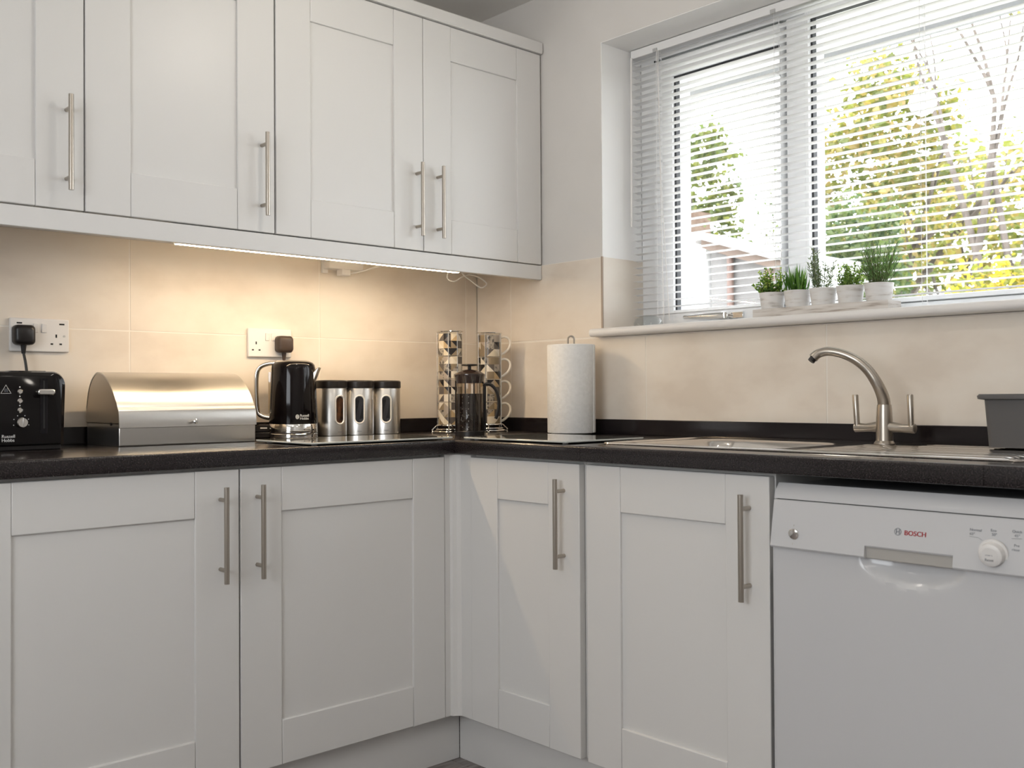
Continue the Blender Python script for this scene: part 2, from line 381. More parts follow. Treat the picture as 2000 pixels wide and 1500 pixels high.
carcass(t, off, 'R', -1.0605, -1.59, .145, .866, .562, top=False); door(t, off, 'R', -1.0785, -1.5875, DB0, DB1, DF, -1.540, .713)
cp = MB().prism([(-.6215, -.581), (-.6215, -.561), (-.561, -.561), (-.561, -.6465), (-.581, -.6465), (-.581, -.603), (-.5845, -.600), (-.590, -.5945), (-.600, -.588), (-.603, -.581)], 2, .1455, .866)
tag(cp.build('corner_post', M['cab'], None, (-.59, -.59, .1455)), 'white L-shaped corner post between the two base cabinet runs', 'post')
tag(MB().box(-2.5, -.531, -.530, -.512, 0, .143).build('plinth', M['cab'], None, (-1.5, -.52, 0)), 'white plinth board under the base cabinets on the socket wall', 'plinth')
tag(MB().box(-.530, -.512, -1.595, -.532, 0, .143).build('plinth', M['cab'], None, (-.52, -1.0, 0)), 'white plinth board under the corner and sink base cabinets', 'plinth')

# ------------------------------------------------------------------ worktop, upstands
Z0, Z1 = .868, .906
def nose(sgn_front, back): # profile (d,z) with rounded front edge
    r = .006
    return [(back, Z0), (sgn_front-.004, Z0)]+arc((sgn_front-.004, Z0+.004), .004, -90, 0, 3)+arc((sgn_front-r, Z1-r), r, 0, 90, 4)+[(back, Z1)]
wt = MB()
wt.prism([(-d, z) for d, z in nose(.6, .001)], 0, -2.6, -.001)
RX = lambda back: [(-d, z) for d, z in nose(.6, back)]
wt.prism(RX(.001), 1, -1.075, -.599).prism(RX(.001), 1, -2.7, -2.02).prism(RX(.475), 1, -2.021, -1.074)
wt.box(-.075, -.001, -2.021, -1.074, Z0, Z1)
tag(wt.build('worktop', M['worktop'], None, (-.6, -.6, Z0), smooth=True), 'dark speckled laminate worktop running round the corner', 'worktop')
tag(MB().box(-2.6, -.001, -.019, -.001, Z1, .952).build('upstand', M['upstand'], None, (-1.3, -.01, Z1), bevel=.0015), 'glossy dark upstand strip below the two wall sockets', 'upstand')
tag(MB().box(-.019, -.001, -2.7, -.0195, Z1, .952).build('upstand', M['upstand'], None, (-.01, -1.3, Z1), bevel=.0015), 'glossy dark upstand strip behind the sink and tap', 'upstand')

# ------------------------------------------------------------------ dishwasher
dw = thing('dishwasher', (-.3, -1.9, 0), 'white freestanding dishwasher under the worktop beside the sink cabinet', 'dishwasher'); off = (-.3, -1.9, 0)
ya, yb = -1.6, -2.2
MB().box(-.548, -.04, yb+.004, ya-.004, .03, .845).build('body', M['appl'], dw, off, bevel=.003)
pz = lambda z: -.601+(z-.722)*.165          # sloping face of the control panel
cpn = MB()
hy0, hy1, hzt = -1.966, -1.801, .7425
def seg(y0, y1, z0, z1): cpn.prism([(-.566, z0), (pz(z0)+.002, z0), (pz(z0), z0+.003), (pz(z1), z1-.002), (pz(z1)+.002, z1), (-.566, z1)], 1, y0, y1)
seg(hy1, ya, .722, .8165); seg(yb, hy0, .722, .8165); seg(hy0, hy1, hzt, .8165)
cpn.build('control_panel', M['appl'], dw, off)
MB().box(-.592, -.566, hy0-.001, hy1+.001, .7205, hzt+.001).build('handle_recess', M['recess'], dw, off, bevel=.002, label='grey handle recess')
ts = MB(); zs = [.8185+.0305*i/6 for i in range(7)]
pr = [(-.566, .8185)]+[(-.5850+.018*((z-.8185)/.0305)**1.6, z) for z in zs]+[(-.566+.02, .849)]
ts.prism(pr, 1, yb, ya); ts.build('top_strip', M['appl'], dw, off, smooth=True)
MB().box(-.575, -.566, yb+.002, ya-.002, .8162, .8188).build('seam', M['applgap'], dw, off)
dp = MB(); ny, nz = 90, 90; vs = []; fs = []
for j in range(nz+1):
    z = .105+(.7215-.105)*j/nz
    for i in range(ny+1):
        y = yb+(ya-yb)*i/ny
        q = ((y+1.885)/.100)**2+((.722-z)/.044)**2
        dpt = .026*max(0, 1-q)**.7 if q < 1 else 0
        vs.append((-.590+dpt, y, z))
for j in range(nz):
    for i in range(ny): a = j*(ny+1)+i; fs.append((a, a+1, a+ny+2, a+ny+1))
dp.add(vs, fs); dp.box(-.585, -.566, yb, ya, .105, .675)
dp.box(-.5905, -.566, ya-.003, ya, .105, .7215).box(-.5905, -.566, yb, yb+.003, .105, .7215)
dp.build('door', M['appl'], dw, off, smooth=True)
MB().box(-.55, -.53, yb, ya, .01, .10).build('plinth', M['appl'], dw, off)
nrm = Vector((-1, 0, -.165)).normalized(); upv = Vector((.165, 0, 1)).normalized()
def onp(y, z, e=0): return Vector((pz(z), y, z))+nrm*e
k = MB(); c = onp(-2.034, .757)
k.tube([c, c+nrm*.003, c+nrm*.003, c+nrm*.016, c+nrm*.018], [.0245, .0245, .021, .0195, .0165], 32)
k.build('dial', M['whitep'], dw, off, smooth=True)
dkn = MB(); dkn.tube([c+nrm*.0178, c+nrm*.0184], [.0135, .0135], 28); dkn.build('dial_button', M['whitep'], dw, off, smooth=True)
b = MB(); c2 = onp(-1.652, .752); b.tube([c2, c2+nrm*.004, c2+nrm*.006], [.011, .011, .008], 20); b.build('power_button', M['chrome'], dw, off, smooth=True, label='round chrome power button')
rgt = Vector((0, -1, 0))
def dtext(s, size, m, y, z, e=.0004, sx=1): return lettering(s, size, m, dw, onp(y, z, e)-Vector(off), rgt, upv, sx=sx)
bb = text_mesh
for dx in (0, .0006): dtext('BOSCH', .0125, M['red'], -1.8755-dx, .7715)
em = MB(); ec = onp(-1.8635, .7765, .0004); ring_pts = [ec+rgt*.0062*math.cos(a*PI/12)+upv*.0062*math.sin(a*PI/12) for a in range(24)]
em.tube(ring_pts, .0006, 5, closed=True)
for q in (-.0028, .0028): em.tube([ec+rgt*q-upv*.0042, ec+rgt*q+upv*.0042], .0009, 5)
em.tube([ec-rgt*.0028, ec+rgt*.0028], .0007, 5)
em.build('emblem', M['greyprint'], dw, off)
for s_, y, z in (('Normal', -1.992, .7905), ('65\u00b0', -1.992, .7835), ('Eco', -2.027, .7925), ('50\u00b0', -2.029, .7855), ('Quick', -2.062, .794), ('45\u00b0', -2.066, .787), ('Pre', -2.066, .771), ('rinse', -2.063, .764)):
    dtext(s_, .0065, M['greyprint'], y, z)
for (y0, z0), (y1, z1) in (((-1.992, .781), (-2.008, .780)), ((-2.008, .780), (-2.014, .776)), ((-2.062, .784), (-2.078, .785))):
    MB().tube([onp(y0, z0, .0003), onp(y1, z1, .0003)], .0003, 4).build('printed_line', M['greyprint'], dw, off)
for s_, y, z in (('Start', -2.0265, .757), ('Reset', -2.0265, .748)):
    lettering(s_, .0065, M['greyprint'], dw, onp(y, z, .0187)-Vector(off), rgt, upv)
for z in (.768, .7325):
    q = onp(-1.6500, z, .0004); MB().tube([q+upv*.002, q-upv*.002], .0009, 5).build('printed_mark', M['recess'], dw, off)

# ------------------------------------------------------------------ sockets, plugs
def socket(cx, cz, usb, label):
    t = thing('wall_socket', (cx, 0, cz-.043), label, 'socket'); off = (cx, 0, cz-.043)
    MB().box(cx-.073, cx+.073, -.010, 0, cz-.043, cz+.043).build('face_plate', M['whitep'], t, off, bevel=.003)
    for sx_ in ((-.010, .010) if True else ()):
        MB().prism([(-.009, cz+.006), (-.0125, cz+.007), (-.0145, cz+.029), (-.009, cz+.030)], 0, cx+sx_-.0065, cx+sx_+.0065).build('rocker_switch', M['whitep'], t, off, bevel=.0008, seg=1)
    for cxx in (cx-.047, cx+.040):
        for dx, dz, w, h in ((0, -.001, .002, .0042), (-.011, -.022, .0032, .002), (.011, -.022, .0032, .002)):
            MB().box(cxx+dx-w, cxx+dx+w, -.0104, -.0095, cz+dz-h, cz+dz+h).build('pin_slot', M['applgap'], t, off)
    MB().cyl((cx+.06, -.0098, cz-.001), (cx+.06, -.0108, cz-.001), .003, 10).build('screw', M['steel'], t, off)
    if usb:
        for dx in (-.050, .054):
            MB().box(cx+dx-.0065, cx+dx+.0065, -.0104, -.0095, cz+.028, cz+.032).build('usb_port', M['applgap'], t, off)
    return t
socket(-1.497, 1.191, True, 'white double wall socket with two usb ports above the toaster')
socket(-.836, 1.191, False, 'white double wall socket behind the kettle')
def plug(cx, cz, m, end, label, yb_=-.0115):
    off = (cx, yb_, cz-.025); t = thing('plug', off, label, 'plug')
    b = MB()
    def sec(y, e): return [(cx+px, y, cz+pz_) for px, pz_ in rrect(-.0255+e, .0255-e, -.024+e, .027-e, .011-e*.4, 5)]
    b.ring_strip([sec(yb_, .001), sec(yb_-.004, 0), sec(yb_-.022, 0), sec(yb_-.029, .003), sec(yb_-.032, .009)])
    b.build('plug_body', m, t, off, smooth=True, angle=60)
    MB().tube([(cx, yb_-.012, cz-.022), (cx, yb_-.012, cz-.046)], [.0075, .0048], 12).build('strain_relief', m, t, off, smooth=True)
    MB().tube(smooth_pts([(cx, yb_-.012, cz-.044)]+end), .0034, 8).build('cable', m, t, off, smooth=True)
    return t
plug(-1.541, 1.188, M['blackm'], [(-1.537, -.03, 1.11), (-1.533, -.03, 1.06), (-1.535, -.030, .99), (-1.54, -.032, .914)], 'black plug with cable in the socket above the toaster')
plug(-.797, 1.186, M['brownplug'], [(-.797, -.024, 1.12), (-.80, -.026, 1.05), (-.82, -.03, .96), (-.84, -.034, .912)], 'dark brown plug in the socket behind the kettle')

# ------------------------------------------------------------------ under-cabinet light, driver, cable
t = thing('cabinet_light', (-.95, -.298, 1.4625), 'glowing warm light strip under the wall cabinets behind the pelmet', 'light'); off = t.location[:]
MB().box(-1.27, -.34, -.3165, -.300, 1.4168, 1.4625).build('housing', M['whitep'], t, off)
MB().box(-1.265, -.345, -.3160, -.301, 1.4149, 1.4168).build('diffuser', M['led'], t, off, label='warm glowing diffuser')
t = thing('junction_box', (-.60, -.03, 1.43), 'white plastic cable junction box under the wall cabinet', 'junction box'); off = t.location[:]
MB().box(-.648, -.520, -.045, -.001, 1.431, 1.4635).build('box_body', M['whitep'], t, off, bevel=.002)
MB().box(-.652, -.632, -.012, -.001, 1.4195, 1.4635).build('mounting_plate', M['whitep'], t, off, bevel=.001)
MB().box(-.605, -.572, -.050, -.018, 1.412, 1.431).build('connector', M['whitep'], t, off, bevel=.002)
MB().tube(smooth_pts([(-.575, -.034, 1.421), (-.55, -.05, 1.424), (-.50, -.09, 1.442), (-.46, -.12, 1.458), (-.42, -.14, 1.4605)]), .0028, 8).build('cable', M['whitep'], t, off, smooth=True)
lp = smooth_pts([(-.28, -.22, 1.461), (-.31, -.215, 1.421), (-.30, -.21, 1.404), (-.27, -.205, 1.403), (-.24, -.20, 1.418), (-.20, -.195, 1.431), (-.15, -.19, 1.424), (-.12, -.19, 1.406), (-.15, -.195, 1.391), (-.20, -.20, 1.411), (-.24, -.205, 1.431), (-.26, -.21, 1.461)])
tag(MB().tube(lp, .0022, 7).build('loose_cable', M['whitep'], None, (-.26, -.21, 1.461), smooth=True), 'thin white cable looping below the wall cabinet in the corner', 'cable')

# ------------------------------------------------------------------ toaster
off = (-1.665, -.145, Z1); t = thing('toaster', off, 'glossy black toaster with chrome buttons at the frame edge below a socket', 'toaster')
def tsec(y, e):  # rounded-top outline in (x,z)
    x0, x1, z0, z1 = -1.825+e, -1.511-e, Z1+.012+e*.3, 1.092-e
    r = .030
    return [(x, y, z) for x, z in arc((x1-r, z1-r), r, 0, 90, 8)+arc((x0+r, z1-r), r, 90, 180, 8)+[(x0+.004, z0), (x1-.004, z0)]]
tb = MB().ring_strip([tsec(-.038, .012), tsec(-.045, .003), tsec(-.055, 0), tsec(-.236, 0), tsec(-.246, .003), tsec(-.2515, .011)])
tb.build('body', M['black'], t, off, smooth=True, angle=30)
MB().box(-1.815, -1.521, -.240, -.05, Z1, Z1+.014).build('base', M['blackm'], t, off, bevel=.003)
for xx in (-1.745, -1.590):
    MB().box(xx-.04, xx+.04, -.225, -.065, 1.088, 1.0935).build('toast_slot', M['applgap'], t, off, bevel=.002)
fy = -.2515
for cx in (-1.564, -1.772):
    ring_ = MB()
    ring_.prism(rrect(cx-.0085, cx+.0085, .945, 1.075, .003), 1, fy-.0012, fy+.001)
    ring_.build('lever_track', mat('lever_track', (.009, .008, .01), .25, spec=.3), t, off)
    MB().box(cx-.0018, cx+.0018, fy-.0016, fy-.001, .957, 1.07).build('lever_slot', M['applgap'], t, off)
    lv = MB().prism(rrect(cx-.0195, cx+.0195, 1.036, 1.050, .0068), 1, fy-.022, fy-.001)
    lv.build('lever', M['chrome'], t, off, bevel=.0025, label='chrome pill-shaped lever')
for cx in (-1.617, -1.719):
    for cz in (1.044, 1.0225, 1.001):
        MB().tube([(cx, fy, cz), (cx, fy-.004, cz), (cx, fy-.006, cz)], [.0062, .0062, .0042], 18).build('button', M['chrome'], t, off, smooth=True)
        MB().tube([(cx, fy, cz+.0108), (cx, fy-.0004, cz+.0108)], [.0017, .0017], 8).build('printed_mark', M['whiteprint'], t, off)
    cz = .9725
    MB().tube([(cx+.003, fy, cz), (cx+.003, fy-.012, cz), (cx+.003, fy-.014, cz)], [.0128, .0122, .0105], 28).build('dial', M['chrome'], t, off, smooth=True)
    MB().box(cx+.002, cx+.004, fy-.0165, fy-.013, cz-.011, cz+.011).build('dial_ridge', M['steel'], t, off, bevel=.0006)
    for a in (155, 180-63, 63, 200, -20, 25):
        px, pz_ = cx+.003+.0175*math.cos(math.radians(a)), cz+.0175*math.sin(math.radians(a))
        MB().tube([(px, fy, pz_), (px, fy-.0004, pz_)], [.0011, .0011], 8).build('printed_dot', M['whiteprint'], t, off)
tr = [(-1.658, fy-.0004, 1.040), (-1.636, fy-.0004, 1.040), (-1.647, fy-.0004, 1.0595)]
MB().tube(tr, .0009, 5, closed=True).build('warning_triangle', M['whiteprint'], t, off)
for q in (-.003, 0, .003):
    MB().tube(smooth_pts([(-1.647+q, fy-.0004, 1.0435), (-1.6462+q, fy-.0004, 1.0465), (-1.6478+q, fy-.0004, 1.0490), (-1.647+q, fy-.0004, 1.0515)], 3), .0005, 4).build('warning_wave', M['greyprint'], t, off)
for s_, z in (('Russell', .9375), ('Hobbs', .9285)):
    lettering(s_, .0105, M['whiteprint'], t, (-1.6565-off[0], fy-.0006-off[1], z-off[2]), (1, 0, 0), (0, 0, 1))

# ------------------------------------------------------------------ bread bin
off = (-1.2, -.14, Z1); t = thing('bread_bin', off, 'brushed steel roll-top bread bin beside the toaster', 'bread bin')
x0, x1 = -1.386, -1.014
base_p = [(-.245, Z1), (-.248, Z1+.002), (-.248, .966), (-.030, .966), (-.030, Z1)]
MB().prism(base_p, 0, x0, x1).build('base', M['steel'], t, off, bevel=.002)
end_prof = [(-.2500, .952), (-.2485, .975), (-.2440, .996), (-.2300, 1.020), (-.2080, 1.046), (-.1800, 1.069), (-.1500, 1.086), (-.1160, 1.0935), (-.0900, 1.090), (-.0600, 1.072), (-.0380, 1.040), (-.0260, 1.000), (-.0240, .966), (-.030, .966)]
for xe in (x0, x1-.003):
    MB().prism([(-.030, .962), (-.246, .962)]+[(y*1.0+.001*(0), z) for y, z in end_prof[1:-1]], 0, xe, xe+.003).build('end_cap', M['nickel'], t, off)
cov = [Vector((0, y, z)) for y, z in end_prof[:-2]]
cvp = [(p.y, p.z) for p in smooth_pts(cov, 5)]
inner = []
for i, (y, z) in enumerate(cvp):
    a = cvp[max(i-1, 0)]; b = cvp[min(i+1, len(cvp)-1)]; tx, tz = b[0]-a[0], b[1]-a[1]; L_ = math.hypot(tx, tz) or 1
    inner.append((y+tz/L_*.002, z-tx/L_*.002))
MB().prism([(y-.0022 if z < 1.0 and y < -.14 else y, z+.0012) for y, z in cvp]+inner[::-1], 0, x0-.001, x1+.001).build('roll_cover', M['steel'], t, off, smooth=True, angle=28)
kx = -1.194
MB().tube([(kx, -.251, .966), (kx, -.262, .966), (kx, -.264, .966), (kx, -.268, .966), (kx, -.270, .966)], [.0028, .003, .006, .0062, .004], 16).build('knob', M['chrome'], t, off, smooth=True, label='small chrome knob')
MB().cyl((x0-.0005, -.20, .962), (x0-.003, -.20, .962), .004, 10).build('pivot_screw', M['blackm'], t, off)

# ------------------------------------------------------------------ kettle (local x = handle -> spout direction)
RZ = math.atan2(R2.y, R2.x)
kx, ky = -.826, -.128
t = thing('kettle', (kx, ky, Z1), 'black electric kettle with polished steel band and chrome handle', 'kettle', RZ)
MB().lathe([(.0700, 0), (.0708, .002), (.0708, .0135), (.0695, .0150), (.060, .0160)], n=48).build('power_base', M['chrome'], t, smooth=True)
MB().lathe([(.0700, .0165), (.0705, .018), (.0695, .042), (.0685, .0435)], n=48).build('steel_band', M['chrome'], t, smooth=True, label='polished steel band')
MB().lathe([(.0700, .0435), (.0705, .047), (.0675, .13), (.0640, .205), (.0615, .216), (.0560, .2225), (.0500, .2245)], n=48).build('body', M['black'], t, smooth=True, angle=50)
MB().lathe([(.0520, .2240), (.0480, .2275), (.0300, .2285)], n=40).build('lid', M['steel'], t, smooth=True)
MB().prism([(.052, .165), (.060, .160), (.078, .205), (.079, .2085), (.0755, .2085), (.058, .190)], 1, -.017, .017).build('spout', M['nickel'], t, bevel=.003)
hp = smooth_pts([(-.040, 0, .2210), (-.075, 0, .2200), (-.100, 0, .2080), (-.109, 0, .180), (-.1085, 0, .115), (-.104, 0, .078), (-.090, 0, .0650), (-.066, 0, .060)], 6)
h = MB(); rings = []
pv = [Vector(p) for p in hp]
for i, p in enumerate(pv):
    a = pv[max(i-1, 0)]; b = pv[min(i+1, len(pv)-1)]; tg = (b-a).normalized(); nn = Vector((tg.z, 0, -tg.x))
    rings.append([p+nn*(.0075*math.cos(q*PI/6))+Vector((0, 1, 0))*(.0125*math.sin(q*PI/6)) for q in range(12)])
h.ring_strip(rings).build('handle', M['chrome'], t, smooth=True, angle=70, label='chrome loop handle')
MB().prism(rrect(-.0725, -.0600, .072, .196, .004), 1, -.008, .008).build('water_gauge', mat('water_gauge', (.46, .36, .24), .08, coat=1), t, bevel=.001, label='clear water gauge strip')
MB().box(-.112, -.066, -.016, .016, .0015, .018).build('switch_housing', M['blackm'], t, bevel=.002)
MB().prism([(-.112, .019), (-.112, .034), (-.100, .040), (-.066, .040), (-.066, .019)], 1, -.016, .016).build('switch', M['blackm'], t, bevel=.002)
MB().box(-.094, -.074, -.0166, -.0158, .0285, .0325).build('switch_marking', M['whiteprint'], t)
def on_cyl_text(s, size, par, ang, z, r, m):
    me = text_mesh(s, size); me.materials.clear(); me.materials.append(m); me.name = 'lettering'
    w = max(v.co.x for v in me.vertices)
    for v in me.vertices:
        a = ang+(v.co.x)/r; rr = r+.0004+v.co.z; v.co = Vector((rr*math.cos(a), rr*math.sin(a), z+v.co.y))
    o = bpy.data.objects.new('lettering', me); COL.objects.link(o); o.parent = par; return o
a0 = math.radians(-90+27)
on_cyl_text('Russell', .0105, t, a0, .0640, .0704, M['whiteprint']); on_cyl_text('Hobbs', .0105, t, a0, .0555, .0705, M['whiteprint'])
em = MB(); ea = a0-.10
for rr_ in (.0012, .0030, .0046):
    em.tube([((.0706)*math.cos(ea+rr_*math.cos(q*PI/8)/.0706), .0706*math.sin(ea+rr_*math.cos(q*PI/8)/.0706), .0640+rr_*1.3*math.sin(q*PI/8)) for q in range(16)], .0007, 5, closed=True)
em.build('emblem', M['whiteprint'], t)

# ------------------------------------------------------------------ canisters
can_glass = mat('canister_window', (.012, .012, .016), .05, coat=1)
brown = noisy(mat('canister_contents', (.05, .02, .01), .3), [(.02, .01, .006), (.09, .035, .012)], 60)
camxy = Vector((-2.345, -2.726))
for i, (cx, wdeg, wm, lab) in enumerate(((-.667, 33, brown, 'steel canister with black lid and oval window next to the kettle'), (-.566, 3, can_glass, 'middle one of three steel canisters with black lids'), (-.463, 3, can_glass, 'steel canister with black lid farthest from the kettle in its row'))):
    cy = -.082-.0*i; r = .0475; d_ = camxy-Vector((cx, cy)); face = math.atan2(d_.y, d_.x)+math.radians(wdeg)
    t = thing('canister', (cx, cy, Z1), lab, 'canister', face, 'three steel canisters')
    MB().lathe([(r-.002, 0), (r, .002), (r, .146), (r-.001, .148)], n=48).build('body', M['steel'], t, smooth=True)
    MB().lathe([(r+.0015, .148), (r+.002, .150), (r+.002, .168), (r-.001, .1715), (.02, .1725)], n=48).build('lid', M['blackm'], t, smooth=True)
    ov = [(0, 0)]
    def oval(w, h, n_=12): return arc((0, h/2-w/2), w/2, 0, 180, n_)+arc((0, -h/2+w/2), w/2, 180, 360, n_)
    def wrap(p, rr): a = p[0]/r; return (rr*math.cos(a), rr*math.sin(a), .081+p[1])
    wv = oval(.026, .083); g = MB(); nO = len(wv)
    rows = []
    g.ring_strip([[wrap(p, r+.0002) for p in wv], [wrap(p, r+.0009) for p in wv]], cap=False)
    g.add([wrap(p, r+.0009) for p in wv]+[(r+.0009, 0, .081+.03), (r+.0009, 0, .081-.03)], [(j, (j+1) % nO, nO if (j < 13) else nO+1) for j in range(nO)]+[(nO, 12, 13, nO+1), (nO, nO+1, nO-1, 0)])
    g.build('window', wm, t, label='dark oval window')
    MB().tube([wrap(p, r+.0012) for p in oval(.0295, .0865)], .0026, 7, closed=True).build('window_rim', M['rim'], t, smooth=True)
    MB().add([wrap((q*.001-.007, -.069+e), r+.0003) for q in range(15) for e in (0, .0022)], [(2*q, 2*q+2, 2*q+3, 2*q+1) for q in range(14)]).build('printed_name', M['greyprint'], t)

# ------------------------------------------------------------------ glass boards
def board(x0, x1, y0, y1, label):
    off = ((x0+x1)/2, (y0+y1)/2, Z1); t = thing('glass_board', off, label, 'board')
    MB().prism(rrect(x0, x1, y0, y1, .012), 2, Z1+.004, Z1+.0085).build('glass_sheet', M['glassboard'], t, off, bevel=.0012)
    for a, b in ((x0+.03, y0+.03), (x1-.03, y0+.03), (x0+.03, y1-.03), (x1-.03, y1-.03)):
        MB().lathe([(.007, 0), (.008, .001), (.007, .004)], (a, b, Z1), 12).build('foot', M['whitep'], t, off, smooth=True)
board(-1.045, -.585, -.582, -.300, 'glass worktop saver lying in front of kettle and canisters')
board(-.578, -.272, -1.005, -.605, 'glass worktop saver lying between paper roll and sink')

# ------------------------------------------------------------------ mug racks and mugs
pc = [(.56, .49, .37), (.22, .17, .11), (.33, .28, .23), (.64, .58, .48), (.015, .013, .013), (.10, .085, .075), (.40, .29, .16)]
pm = [M['cream']]+[mat('mug_print', c, .25) for c in pc]
pm.append(noisy(mat('mug_marble', (.2, .2, .2), .25), [(.03, .03, .03), (.35, .31, .26), (.05, .045, .04)], 60, detail=6))
MH, MR = .0715, .039
def mug_mesh(seed):
    rnd = random.Random(seed); m = MB(); NC, NR = 10, 3
    prof = lambda z: MR-(.004*max(0, 1-z/.006)**2)
    grid = [[(prof(MH*j/NR)*math.cos(2*PI*i/NC), prof(MH*j/NR)*math.sin(2*PI*i/NC), MH*j/NR) for i in range(NC)] for j in range(NR+1)]
    cells = {}
    for j in range(NR):
        for i in range(NC):
            kind = rnd.choice('sabab'); cells[i, j] = (kind, rnd.choice([1, 2, 3, 4, 6, 7, 8, 2, 4]), rnd.choice([2, 3, 1, 4, 5, 5, 6, 8]))
    def sub(i, j):
        # each cell is cut into 2 columns so that the print follows the round wall
        A = lambda u, v: ((MR+.0002)*math.cos(2*PI*(i+u)/NC), (MR+.0002)*math.sin(2*PI*(i+u)/NC), MH*(j+v)/NR)
        kind, c1, c2 = cells[i, j]; K = 4
        for q in range(K):
            u0, u1 = q/K, (q+1)/K
            if kind == 's': m.cur = c1; m.add([A(u0, 0), A(u1, 0), A(u1, 1), A(u0, 1)], [(0, 1, 2, 3)])
            else:
                d0, d1 = (u0, u1) if kind == 'a' else (1-u0, 1-u1)
                m.cur = c1; m.add([A(u0, 0), A(u1, 0), A(u1, d1), A(u0, d0)], [(0, 1, 2, 3)])
                m.cur = c2; m.add([A(u0, d0), A(u1, d1), A(u1, 1), A(u0, 1)], [(0, 1, 2, 3)])
    for j in range(NR):
        for i in range(NC): sub(i, j)
    m.cur = 0
    m.lathe([(MR-.004, 0), (MR-.0004, .001), (MR-.0004, MH-.001), (MR-.001, MH), (MR-.0035, MH), (MR-.0035, .004)], n=32)
    return m
def rack(cx, cy, hang, where, base_seed):
    t = thing('mug_rack', (cx, cy, Z1), 'chrome wire rack holding a column of four patterned mugs '+where, 'rack'); off = (cx, cy, Z1)
    C_ = lambda r, z, n_=36: [(cx+r*math.cos(2*PI*i/n_), cy+r*math.sin(2*PI*i/n_), Z1+z) for i in range(n_)]
    top = .3305
    MB().tube(C_(.0425, top), .0019, 6, closed=True).build('top_ring', M['chrome'], t, off, smooth=True)
    MB().tube(C_(.0425, .026), .0019, 6, closed=True).tube(C_(.034, .0265), .0015, 6, closed=True).build('seat_ring', M['chrome'], t, off, smooth=True)
    bs = MB().tube(C_(.054, .0055), .0026, 6, closed=True).tube(C_(.047, .0125), .0019, 6, closed=True)
    for a in (45, 135, 225, 315):
        ca, sa_ = math.cos(math.radians(a)), math.sin(math.radians(a))
        bs.tube([(cx+.058*ca, cy+.058*sa_, Z1+.0035), (cx+.060*ca, cy+.060*sa_, Z1+.010), (cx+.0425*ca, cy+.0425*sa_, Z1+.026)], .0022, 6)
        bs.lathe([(.004, 0), (.005, .001), (.004, .0045)], (cx+.058*ca, cy+.058*sa_, Z1), 8)
    for a in range(0, 180, 60):
        ca, sa_ = math.cos(math.radians(a)), math.sin(math.radians(a)); bs.tube([(cx-.0425*ca, cy-.0425*sa_, Z1+.0255), (cx+.0425*ca, cy+.0425*sa_, Z1+.0255)], .0015, 6)
    bs.build('base', M['chrome'], t, off, smooth=True)
    hd_ = math.degrees(hang)
    for a in (hd_+32, hd_-32, hd_+115, hd_+205, hd_-115):
        ca, sa_ = math.cos(math.radians(a)), math.sin(math.radians(a))
        MB().tube([(cx+.0425*ca, cy+.0425*sa_, Z1+.010), (cx+.0425*ca, cy+.0425*sa_, Z1+top)], .0016, 6).build('upright', M['chrome'], t, off, smooth=True)
    for i, pos in enumerate(('bottom mug', 'second mug from the bottom', 'third mug from the bottom', 'top mug')):
        mg = thing('mug', (cx, cy, Z1+.0285+i*.0745), pos+' with brown geometric print in the rack '+where, 'mug', hang, 'patterned mugs stacked in two racks')
        mug_mesh(base_seed+i).build('cup', pm, mg)
        hp_ = smooth_pts([(MR-.002, 0, .062), (MR+.012, 0, .067), (MR+.027, 0, .060), (MR+.032, 0, .044), (MR+.025, 0, .026), (MR+.010, 0, .012), (MR-.002, 0, .006)], 4)
        MB().tube(hp_, .0042, 8).build('handle', M['cream'], mg, smooth=True, label='plain cream handle')
rack(-.285, -.195, RZ+math.radians(62), 'nearer the canisters', 10)
rack(-.132, -.215, RZ+math.radians(8), 'nearer the paper roll', 20)

# ------------------------------------------------------------------ cafetiere
t = thing('cafetiere', (-.352, -.372, Z1), 'glass cafetiere full of dark coffee in front of the mug racks', 'cafetiere', RZ)
MB().lathe([(.0425, .006), (.0432, .009), (.0432, .175), (.0425, .175), (.0420, .010)], n=40).build('beaker', thin_glass('beaker_glass', (.93, .90, .86)), t, smooth=True)
MB().lathe([(.001, .0105), (.0412, .0105), (.0412, .128), (.001, .1285)], n=40).build('coffee', mat('coffee', (.010, .006, .006), .08), t, smooth=True, label='dark coffee filling')
MB().lathe([(.0452, .000), (.0455, .012), (.0440, .014), (.0440, .0)], n=40).build('base_ring', M['blackm'], t, smooth=True)
for a in (20, 110, 200, 290):
    a = math.radians(a-90); ca, sa_ = math.cos(a), math.sin(a)
    st = MB(); tv = Vector((-sa_, ca, 0))*.006
    st.tube([(.0450*ca, .0450*sa_, .005), (.0450*ca, .0450*sa_, .168)], .0022, 6).build('frame_bar', M['blackm'], t, smooth=True)
for j in range(6):
    for a in (-118, -92, -70):
        a_ = math.radians(a); p = Vector((.0434*math.cos(a_), .0434*math.sin(a_), .026+j*.0185))
        MB().tube([p, p*1.0+Vector((math.cos(a_), math.sin(a_), 0))*.0012], [.0014, .001], 8).build('frame_stud', M['nickel'], t, smooth=True)
MB().lathe([(.0445, .160), (.0470, .178), (.0490, .184), (.0485, .188), (.0400, .193), (.0200, .201), (.0080, .2035), (.006, .2035)], n=40).build('lid', mat('smoky_lid', (.028, .018, .015), .12, coat=.5), t, smooth=True)
pk = MB().lathe([(.0055, .203), (.0055, .211), (.0050, .213)], n=16); pk.build('plunger_rod', M['blackm'], t, smooth=True)
MB().lathe([(.010, .213), (.024, .2145), (.0255, .217), (.024, .219), (.004, .220)], n=28).build('plunger_knob', M['blackm'], t, smooth=True)
